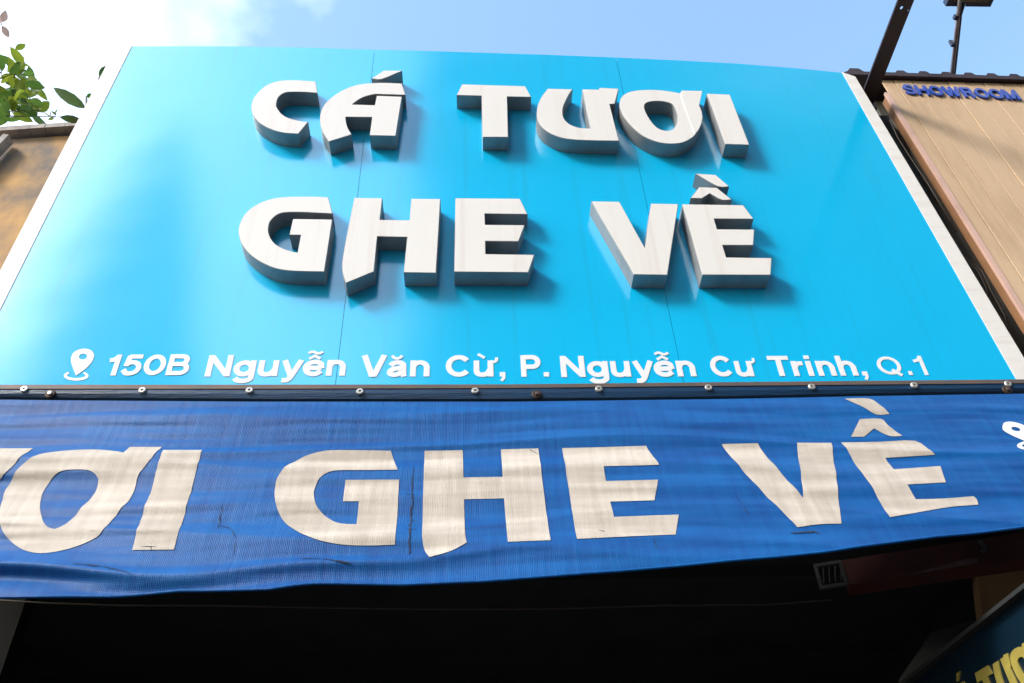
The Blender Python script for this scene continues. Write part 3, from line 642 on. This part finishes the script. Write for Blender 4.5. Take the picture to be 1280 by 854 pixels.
for y, dz in ((CY - .02, 0), (2.4, .35)):
    for x, h in prof: V.append((x, y, zr_(x) + h + .002 + dz))
    for x, h in prof: V.append((x, y, zr_(x) + min(h, .0) - .012 + dz))
for i in range(n - 1): Fc += [(i, i + 1, 2 * n + i + 1, 2 * n + i), (i, n + i, n + i + 1, i + 1), (n + i, 3 * n + i, 3 * n + i + 1, n + i + 1)]
part('roof_edge', V, Fc, M['roof'], nb)
# SHOWROOM
gly = layout('SHOWROOM', .2, .06); us = [p.x for _, gl in gly for Lf, Rg, Q, c in gl for p in Lf + Rg]
A = cl(1127, 110); B = cl(1274, 124); zb0 = cl(1138, 119.3).z; zb1 = cl(1260, 125.6).z; hcap = cl(1138, 106).z - cl(1138, 119.3).z; xb0 = cl(1138, 119).x; xb1 = cl(1260, 125).x
for ch, gl in gly:
    def fn(u, v, l):
        x = A.x + (B.x - A.x) * (u - min(us)) / (max(us) - min(us)); z = zb0 + (zb1 - zb0) * (x - xb0) / (xb1 - xb0) + hcap * (.88 * v - .02)
        return (x, yc(z) - l - .003, z)
    o = word_mesh([(ch, gl)], fn, 0.009).part('raised_letter', M['blue'], nb); o['label'] = 'small raised blue letter ' + ch

# cables hanging in the slot between the sign and the boards
for k, pts in enumerate([[(1112, 150), (1122, 172), (1140, 200), (1163, 235), (1196, 290)], [(1192, 300), (1205, 322), (1222, 338), (1232, 358), (1236, 372)], [(1198, 318), (1214, 326), (1228, 340), (1240, 366), (1256, 395), (1262, 420)]]):
    MB().tube([onY(x, y, .06 + .01 * k) for x, y in pts], .0035, 6).thing('cable', M['cable'], ['thin brown cable running down the slot beside the beige boards, near the roof', 'short looped brown cable in the dark slot beside the beige boards', 'long brown cable hanging low in the dark slot beside the beige boards'][k], 'cable', None, True)

# ------------------------------------------------------------------ cantilever steel channel above the roof corner
zB = 5.66
q = [hit(x, y, (0, 0, 1), (0, 0, zB)) for x, y in ((1124.6, 0), (1144, 0), (1079.6, 109.6), (1093, 124))]
xl = (q[0].x + q[2].x) / 2; xr = (q[1].x + q[3].x) / 2
hs = [hit(x, y, (0, 0, 1), (0, 0, zB)) for x, y in ((1127, 10), (1135.7, 13.5))]
outl = [(xl, .13), (xr, .13), (xr, -2.3), (xl, -2.3)]
loops = [outl] + [[(h.x + .0075 * math.cos(t) * s_, h.y + .009 * math.sin(t) * s_) for t in [2 * math.pi * i / 12 for i in range(12)]] for h, s_ in zip(hs, (1.0, .6))]
sub = [[Vector((p[0], p[1], 0)) for p in lp] for lp in loops]; flat = [p for lp in sub for p in lp]; n = len(flat)
tri = [tuple(t) for t in tessellate_polygon(sub)]
bmx = MB(); bmx.add([(p.x, p.y, zB) for p in flat] + [(p.x, p.y, zB + .004) for p in flat], tri + [tuple(i + n for i in t) for t in tri] + [(i, (i + 1) % 4, n + (i + 1) % 4, n + i) for i in range(4)])
beam = empty('steel_channel_beam', ((xl + xr) / 2, .1, zB), 'dark steel channel beam jutting out over the street above the roof corner', 'beam')
bmx.part('web', M['steel'], beam)
MB().box((xl, -2.3, zB + .0045), (xl + .004, .13, zB + .012)).part('flange', M['steel'], beam)
MB().box((xr - .004, -2.3, zB + .0045), (xr, .13, zB + .012)).part('flange', M['steel'], beam)
MB().box((xl - .01, .13, zB - .04), (xr + .01, .16, zB + .09)).part('wall_plate', M['steel'], beam)

# ------------------------------------------------------------------ pole lamp on the roof
P0 = onY(1189.5, 97, .30); P1 = onY(1199.5, 4, -.16)
lampo = empty('pole_lamp', P0, 'thin pole carrying a dark flat lamp head above the beige showroom roof', 'lamp')
MB().tube([P0, P0.lerp(P1, .5), P1 + (P1 - P0).normalized() * .08], .012, 10).part('pole', M['pole'], lampo, True)
MB().tube([P0 + Vector((.02, .006, 0)), P0.lerp(P1, .5) + Vector((.017, 0, 0)), P1 + Vector((.016, 0, 0))], .006, 6).part('wiring', M['solar'], lampo, True)
MB().tube([P0.lerp(P1, .82) + Vector((.014, 0, 0)), onY(1206, 4, -.17)], .006, 6).part('brace', M['solar'], lampo)
c = P0.lerp(P1, .47); MB().bar(c + Vector((-.022, 0, -.025)), c + Vector((-.018, 0, .03)), .014, .02, (1, 0, 0)).part('clamp', M['solar'], lampo)
c = P0.lerp(P1, .82); MB().bar(c + Vector((-.012, 0, -.012)), c + Vector((-.012, 0, .012)), .024, .026, (1, 0, 0)).part('clamp', M['solar'], lampo)
zp = P1.z + .02                                      # flat head seen from below, its near edge out of the picture
qa, qb = hit(1182, 8, (0, 0, 1), (0, 0, zp)), hit(1238, 9, (0, 0, 1), (0, 0, zp))
MB().box((qa.x, qa.y - .22, zp), (qb.x, qa.y, zp + .045)).part('lamp_head', M['solar'], lampo)
MB().box((qa.x + .03, qa.y - .20, zp - .006), (qb.x - .03, qa.y - .03, zp - .0005)).part('lens', M['glass'], lampo)

# ------------------------------------------------------------------ things under the awning, right
zz = 2.95
A = hit(1061, 731.5, (0, 0, 1), (0, 0, zz)); B = hit(1280, 699, (0, 0, 1), (0, 0, zz)); d = (B - A).normalized(); nrm = Vector((d.y, -d.x, 0)); nrm = nrm if nrm.y < 0 else -nrm
up = Vector((0, 0, 1)); hb, wb = .095, .09
rb = empty('red_steel_beam', (A.x, A.y, zz), 'dark red oxide steel box beam below the awning hem with a grey capped end', 'beam')
C0 = A - nrm * wb / 2 + up * hb / 2; C1 = A + d * 1.5 - nrm * wb / 2 + up * hb / 2
MB().bar(C0, C1, wb, hb).part('box_section', M['red'], rb)
fr = A + nrm * 0.0
cap = MB(); f0 = -0.098
for (a0, a1, b0, b1) in ((f0, 0.0, 0.0, .012), (f0, 0.0, hb - .012, hb), (f0, f0 + .012, .0125, hb - .0125), (-.012, 0.0, .0125, hb - .0125)):
    V = [A + d * s_ + up * t_ + nrm * q_ for q_ in (.004, -.01) for s_, t_ in ((a0, b0), (a1, b0), (a1, b1), (a0, b1))]
    cap.add(V, [(0, 1, 2, 3), (7, 6, 5, 4), (0, 4, 5, 1), (1, 5, 6, 2), (2, 6, 7, 3), (3, 7, 4, 0)])
for k in range(4):                                   # torn strips across the end plate
    a_ = A + d * (f0 + .018 + k * .02) + up * .018 + nrm * .002; cap.bar(a_, a_ + d * .012 + up * .058, .006, .004)
cap.part('end_cap', M['grey'], rb)
MB().add([A + d * a_ + up * h_ + nrm * q_ for q_ in (.0025, 0) for a_, h_ in ((.20, .004), (.30, .006), (.43, .008), (.435, .028), (.40, .030), (.33, .021), (.25, .011))], [(0, 1, 2, 3, 4, 5, 6)] + [(i, (i + 1) % 7, 7 + (i + 1) % 7, 7 + i) for i in range(7)]).part('scuffed_patch', M['scuff'], rb)
h0 = A + d * .455 + nrm * .02 + up * .045
MB().tube([h0 + up * .03 - nrm * .02, h0 + up * .03, h0 + up * .012 + d * .008, h0 + d * .002 - up * .006, h0 - d * .01], .007, 8).part('hook', M['grey'], rb, True)

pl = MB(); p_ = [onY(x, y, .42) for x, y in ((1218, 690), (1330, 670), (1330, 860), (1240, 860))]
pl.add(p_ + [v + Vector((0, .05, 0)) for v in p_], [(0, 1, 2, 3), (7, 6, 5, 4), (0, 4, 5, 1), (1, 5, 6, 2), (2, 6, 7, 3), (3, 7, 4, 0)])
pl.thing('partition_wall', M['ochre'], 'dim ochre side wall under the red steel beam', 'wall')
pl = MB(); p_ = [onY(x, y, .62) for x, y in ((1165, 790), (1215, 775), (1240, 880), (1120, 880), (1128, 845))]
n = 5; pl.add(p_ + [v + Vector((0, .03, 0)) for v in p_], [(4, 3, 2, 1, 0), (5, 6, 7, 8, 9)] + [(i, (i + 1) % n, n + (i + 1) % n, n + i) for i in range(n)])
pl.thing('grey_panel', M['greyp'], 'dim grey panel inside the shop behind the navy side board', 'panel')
MB().tube([onY(x, y, .25) for x, y in ((-40, 748), (60, 754), (150, 757), (260, 757), (400, 760), (560, 762), (700, 761), (830, 757), (960, 756), (1040, 750))], .003, 6).thing('hanging_cable', M['cable'], 'thin brown cable slung across the dark opening under the awning', 'cable', None, True)

# navy side board with gold letters, standing out from the wall
bA = hit(1140, 854, (1, .0, 0), (1.5, 0, 0)); dirb = Vector((.085, -.78, 0)).normalized()
bB = hit(1280, 744.5, (-dirb.y, dirb.x, 0), bA)
nb2 = Vector((dirb.y, -dirb.x, 0)); nb2 = nb2 if nb2.x < 0 else -nb2
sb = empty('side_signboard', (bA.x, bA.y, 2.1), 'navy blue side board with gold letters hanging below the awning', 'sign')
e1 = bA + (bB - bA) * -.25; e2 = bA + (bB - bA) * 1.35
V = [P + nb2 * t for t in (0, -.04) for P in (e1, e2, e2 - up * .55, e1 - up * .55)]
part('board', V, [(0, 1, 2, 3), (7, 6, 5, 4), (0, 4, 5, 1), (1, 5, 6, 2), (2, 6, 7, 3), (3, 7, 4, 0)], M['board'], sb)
MB().bar(e1 + up * .006 + nb2 * .004, e2 + up * .006 + nb2 * .004, .05, .012).part('top_rail', M['inside'], sb)
bp_ = lambda x, y: hit(x, y, nb2, bA + nb2 * .012)
# letters T Ư Ơ and the accent of the Á: same hand as the big sign, scaled to this board
src = {k: [(onY(x, y, -DEP).x, onY(x, y, -DEP).z) for x, y in smooth_poly(SIGN[k])] for k in ('A', 'T', 'U', 'O', 'I')}
srh = [(onY(x, y, -DEP).x, onY(x, y, -DEP).z) for x, y in smooth_poly(O_HOLE)]; sra = [(onY(x, y, -DEP).x, onY(x, y, -DEP).z) for x, y in ACC['A'][0]]
t0 = bp_(1214.5, 842.5); u0_ = bp_(1237.5, 823); o0 = bp_(1259.5, 826)
ax = lambda P: (P - bA).dot((bB - bA).normalized())
xT = min(p[0] for p in src['T']); xO = min(p[0] for p in src['O']); zT = max(p[1] for p in src['T'])
sc = (ax(o0) - ax(t0)) / (xO - xT); ex = (bB - bA).normalized(); exh = Vector((ex.x, ex.y, 0)).normalized()
slope = ex.z / math.hypot(ex.x, ex.y)
tz = t0.z
def bpt(p, l):
    s_ = (p[0] - xT) * sc; base = t0 + exh * s_; return Vector((base.x, base.y, tz + slope * s_ + (p[1] - zT) * sc * 1.25)) + nb2 * (l - .012)
for k in ('A', 'T', 'U', 'O', 'I'):
    lps = [src[k]] + ([srh] if k == 'O' else [])
    def goldpart(nm, lps, par):
        sub = [[Vector((p[0], p[1], 0)) for p in lp] for lp in lps]; flat = [p for lp in sub for p in lp]; n = len(flat)
        V = [bpt((p.x, p.y), .005) for p in flat] + [bpt((p.x, p.y), .0005) for p in flat]; Fc = [tuple(t) for t in tessellate_polygon(sub)]; k0 = 0
        for lp in lps:
            m_ = len(lp); Fc += [(k0 + i, k0 + (i + 1) % m_, n + k0 + (i + 1) % m_, n + k0 + i) for i in range(m_)]; k0 += m_
        return part(nm, V, Fc, M['gold'], par)
    o = goldpart('gold_letter', lps, sb)
    if k == 'A': goldpart('accent', [sra], o)

# ------------------------------------------------------------------ stained parapet to the left
LY = 2.5
pw = empty('parapet_wall', (-4.6, LY, 0), 'stained ochre and grey plaster wall with a stone coping left of the cyan sign', 'wall')
c1, c2, ck = onY(0, 166, LY), onY(92, 160, LY), onY(11, 170, LY)
slp = (c2.z - c1.z) / (c2.x - c1.x); cz = lambda x: c1.z + slp * (x - c1.x)
zt_ = lambda x: onY(0, 160.5, LY).z + slp * (x - c1.x)
th_ = .06
x0w = onY(-260, 160, LY).x; xe = -2.4
V = [(x, y, z) for y in (LY + .06, LY + .3) for x, z in ((x0w, 0), (xe, 0), (xe, cz(xe) - .03), (x0w, cz(x0w) - .03))]
part('wall_face', V, [(0, 1, 2, 3), (7, 6, 5, 4), (0, 4, 5, 1), (1, 5, 6, 2), (2, 6, 7, 3), (3, 7, 4, 0)], M['plaster'], pw)
bx_ = [onY(x, 163, LY).x for x in (11.5, 36.5, 56, 80, 106)]; bx_ = [bx_[0] - .15] + bx_[1:]
while bx_[-1] < xe: bx_.append(bx_[-1] + .16)
for a_, b_ in zip(bx_, bx_[1:]):
    j = random.uniform(-.006, .006); y0, y1 = LY - .02 + j, LY + .36
    V = [(x, y, zt_(x) + dz + j) for y in (y0, y1) for x in (a_ + .003, b_ - .003) for dz in (-th_, 0)]
    part('coping_stone', V, [(0, 2, 3, 1), (4, 5, 7, 6), (0, 1, 5, 4), (2, 6, 7, 3), (0, 4, 6, 2), (1, 3, 7, 5)], M['coping'], pw)
kx = bx_[0]; kz = zt_(kx)                            # raked coping running down to the left
ka, kb = onY(12, 171, LY - .1), onY(-60, 246, LY - .1)
for i in range(5):
    a_ = ka.lerp(kb, i / 5); b_ = ka.lerp(kb, (i + .96) / 5)
    MB().bar(a_ + Vector((-.07, .08, .08)), b_ + Vector((-.07, .08, .08)), .10, .055).part('coping_stone', M['coping'], pw)

# ------------------------------------------------------------------ tree behind the parapet and dark foliage behind the sign edge
def leafVF(l, w, fold=.18, bend=.12):
    P = [(0, .0), (.18, .34), (.42, .5), (.68, .42), (.88, .2), (1, 0)]
    V = [(x * l, 0, -bend * l * x * x) for x, _ in P] + [(x * l, h * w, fold * h * w - bend * l * x * x) for x, h in P[1:-1]] + [(x * l, -h * w, fold * h * w - bend * l * x * x) for x, h in P[1:-1]]
    Fc = [(0, 1, 6), (1, 2, 7, 6), (2, 3, 8, 7), (3, 4, 9, 8), (4, 5, 9), (0, 10, 1), (1, 10, 11, 2), (2, 11, 12, 3), (3, 12, 13, 4), (4, 13, 5)]
    return V, Fc
def rot(): return Matrix.Rotation(random.uniform(0, 6.28), 4, 'Z') @ Matrix.Rotation(random.gauss(-.2, .6), 4, 'Y') @ Matrix.Rotation(random.gauss(0, .7), 4, 'X')
TY = 3.6
root = onY(-120, 150, TY + .2); tree = empty('leafy_tree', (root.x, root.y, 0), 'green leafy tree rising behind the stained parapet wall', 'tree')
trk = [Vector((root.x, root.y, 0)), Vector((root.x + .08, root.y, 4)), Vector((root.x - .05, root.y, 7.5)), root]
MB().tube(trk, [.16, .13, .10, .06], 10).part('trunk', M['bark'], tree, True)
lm = {}
for nm, mt in (('leaf', M['leaf']), ('leaf_light', M['leafy']), ('leaf_dry', M['leafr'])):
    me = bpy.data.meshes.new('leaf'); V, Fc = leafVF(.20, .095); me.from_pydata(V, [], Fc); me.materials.append(mt); me.polygons.foreach_set('use_smooth', [True] * len(me.polygons)); lm[nm] = me
twigs = MB(); centers = []
for (x, y, n_, sx, sy) in [(22, 90, 22, 14, 13), (10, 116, 24, 13, 14), (32, 120, 20, 10, 12), (40, 103, 10, 7, 9), (22, 136, 14, 13, 6), (2, 90, 7, 5, 12), (6, 148, 8, 8, 4), (50, 138, 4, 4, 2), (2, 30, 4, 3, 6), (68, 146, 7, 8, 3)]:
    Yc = TY + random.uniform(-.2, .3); cpt = onY(x, y, Yc)
    far = y < 45
    mid = root.lerp(cpt, .55) + Vector((0, 0, .05))
    twigs.tube([root, mid, cpt], [.02, .010, .004], 5)
    for k in range(n_):
        p = onY(x + random.gauss(0, sx * .62), y + random.gauss(0, sy * .62), Yc + random.uniform(-.25, .25))
        small = x > 60
        o = bpy.data.objects.new('leaf', lm['leaf_dry'] if far else lm['leaf_light' if random.random() < (.75 if small else .35) else 'leaf']); COL.objects.link(o); o.parent = tree
        s_ = (.45 if small else 1.0) * random.uniform(.75, 1.3)
        o.matrix_basis = Matrix.Translation(p - tree.location) @ rot() @ Matrix.Scale(s_, 4)
        twigs.tube([cpt, p], [.004, .0025], 4)
twigs.part('limb', M['bark'], tree, True)
cr = MB()
for k in range(900):                                 # the rest of the crown, left of and behind the part in view
    u = Vector((random.gauss(0, 1), random.gauss(0, 1), random.gauss(0, 1))).normalized() * random.random() ** .4
    p = root + Vector((-1.25, .75, .1)) + Vector((u.x * 1.35, u.y * 1.1, u.z * 1.0)); mt_ = Matrix.Translation(p) @ rot()
    V, Fc = leafVF(.165, .085); cr.add([mt_ @ Vector(v) for v in V], Fc)
o = cr.part('crown', M['leaf'], tree, True); o['kind'] = 'stuff'

sh = empty('broad_leaf_plant', (onY(118, 150, 1.2).x + .35, 1.2, 5.6), 'dark broad leaved plant peeping out behind the white sign edge', 'plant')
def bigleaf(a, b, w, Y0, Y1):
    A = onY(*a, Y0); B = onY(*b, Y1); t = B - A; L_ = t.length; x = t.normalized(); vd = (A - EYE).normalized(); y = x.cross(vd).normalized(); z = x.cross(y)
    V, Fc = leafVF(L_, w, .12, .06); part('leaf', [A + x * v[0] + y * v[1] + z * v[2] for v in V], Fc, M['leafd'], sh, None, True)
    return A
st_ = []
st_.append(bigleaf((108, 136), (64, 108), .082, 1.2, 1.15)); st_.append(bigleaf((104, 152), (73, 146), .055, 1.2, 1.2))
st_.append(bigleaf((124, 97), (134, 81), .05, 1.2, 1.2)); st_.append(bigleaf((108, 121), (117, 118.5), .035, 1.2, 1.2))
bs = Vector((st_[0].x + .35, 1.2, 5.6)); sb_ = MB()
for A in st_: sb_.tube([bs, bs.lerp(A, .6) + Vector((0, 0, .1)), A], [.02, .014, .007], 6)
sb_.part('stem', M['bark'], sh, True)

# ------------------------------------------------------------------ across the street (seen only as soft reflections in the sign)
apex = onY(228, 168); TX, TYY, TH = apex.x * 6, -13.0, 1.6 + (apex.z - 1.6) * 6
ct = empty('conical_tree', (TX, TYY, 0), 'tall dark conical tree across the street, mirrored faintly in the cyan sign', 'tree')
MB().tube([(TX, TYY, 0), (TX, TYY, TH * .5), (TX, TYY, TH * .97)], [.35, .2, .03], 8).part('trunk', M['bark'], ct, True)
b = MB(); V, Fc = leafVF(1.0, .5, .18, .35)
for k in range(4200):
    f = random.random() ** .8; z = 2.5 + (TH - 2.5) * f; rr = 4.3 * (1 - f) + .12; an = random.uniform(0, 6.28); q_ = rr * random.random() ** .4
    mt_ = Matrix.Translation((TX + q_ * math.cos(an), TYY + q_ * math.sin(an), z)) @ Matrix.Rotation(an + random.gauss(0, .5), 4, 'Z') @ Matrix.Rotation(random.uniform(.2, .9), 4, 'Y') @ Matrix.Scale(.35 + .65 * (1 - f), 4)
    b.add([mt_ @ Vector(v) for v in V], Fc)
o = b.part('crown', M['leafd'], ct, True); o['kind'] = 'stuff'
ob = empty('unseen_office_block', (9, -17, 0), 'tall grey office block with dark windows, added unseen across the street to darken reflections', 'building')  # added out of view so the right of the sign mirrors something dark
part('wall', *boxVF((-1.6, -30, 0), (41, -14.6, 34)), M['facade'], ob)
for fl in range(9):
    z = 2.5 + fl * 3.5
    part('floor_band', *boxVF((-1.62, -14.58, z - 1.0), (41.02, -14.45, z - .75)), M['facade'], ob)
    for k in range(14):
        x = -.9 + k * 3.0; o = part('window', *boxVF((x, -14.6, z), (x + 2.1, -14.55, z + 1.7)), M['kerbm'], ob)
        part('pane', *boxVF((x + .08, -14.548, z + .08), (x + 2.02, -14.53, z + 1.62)), M['glass'], o)
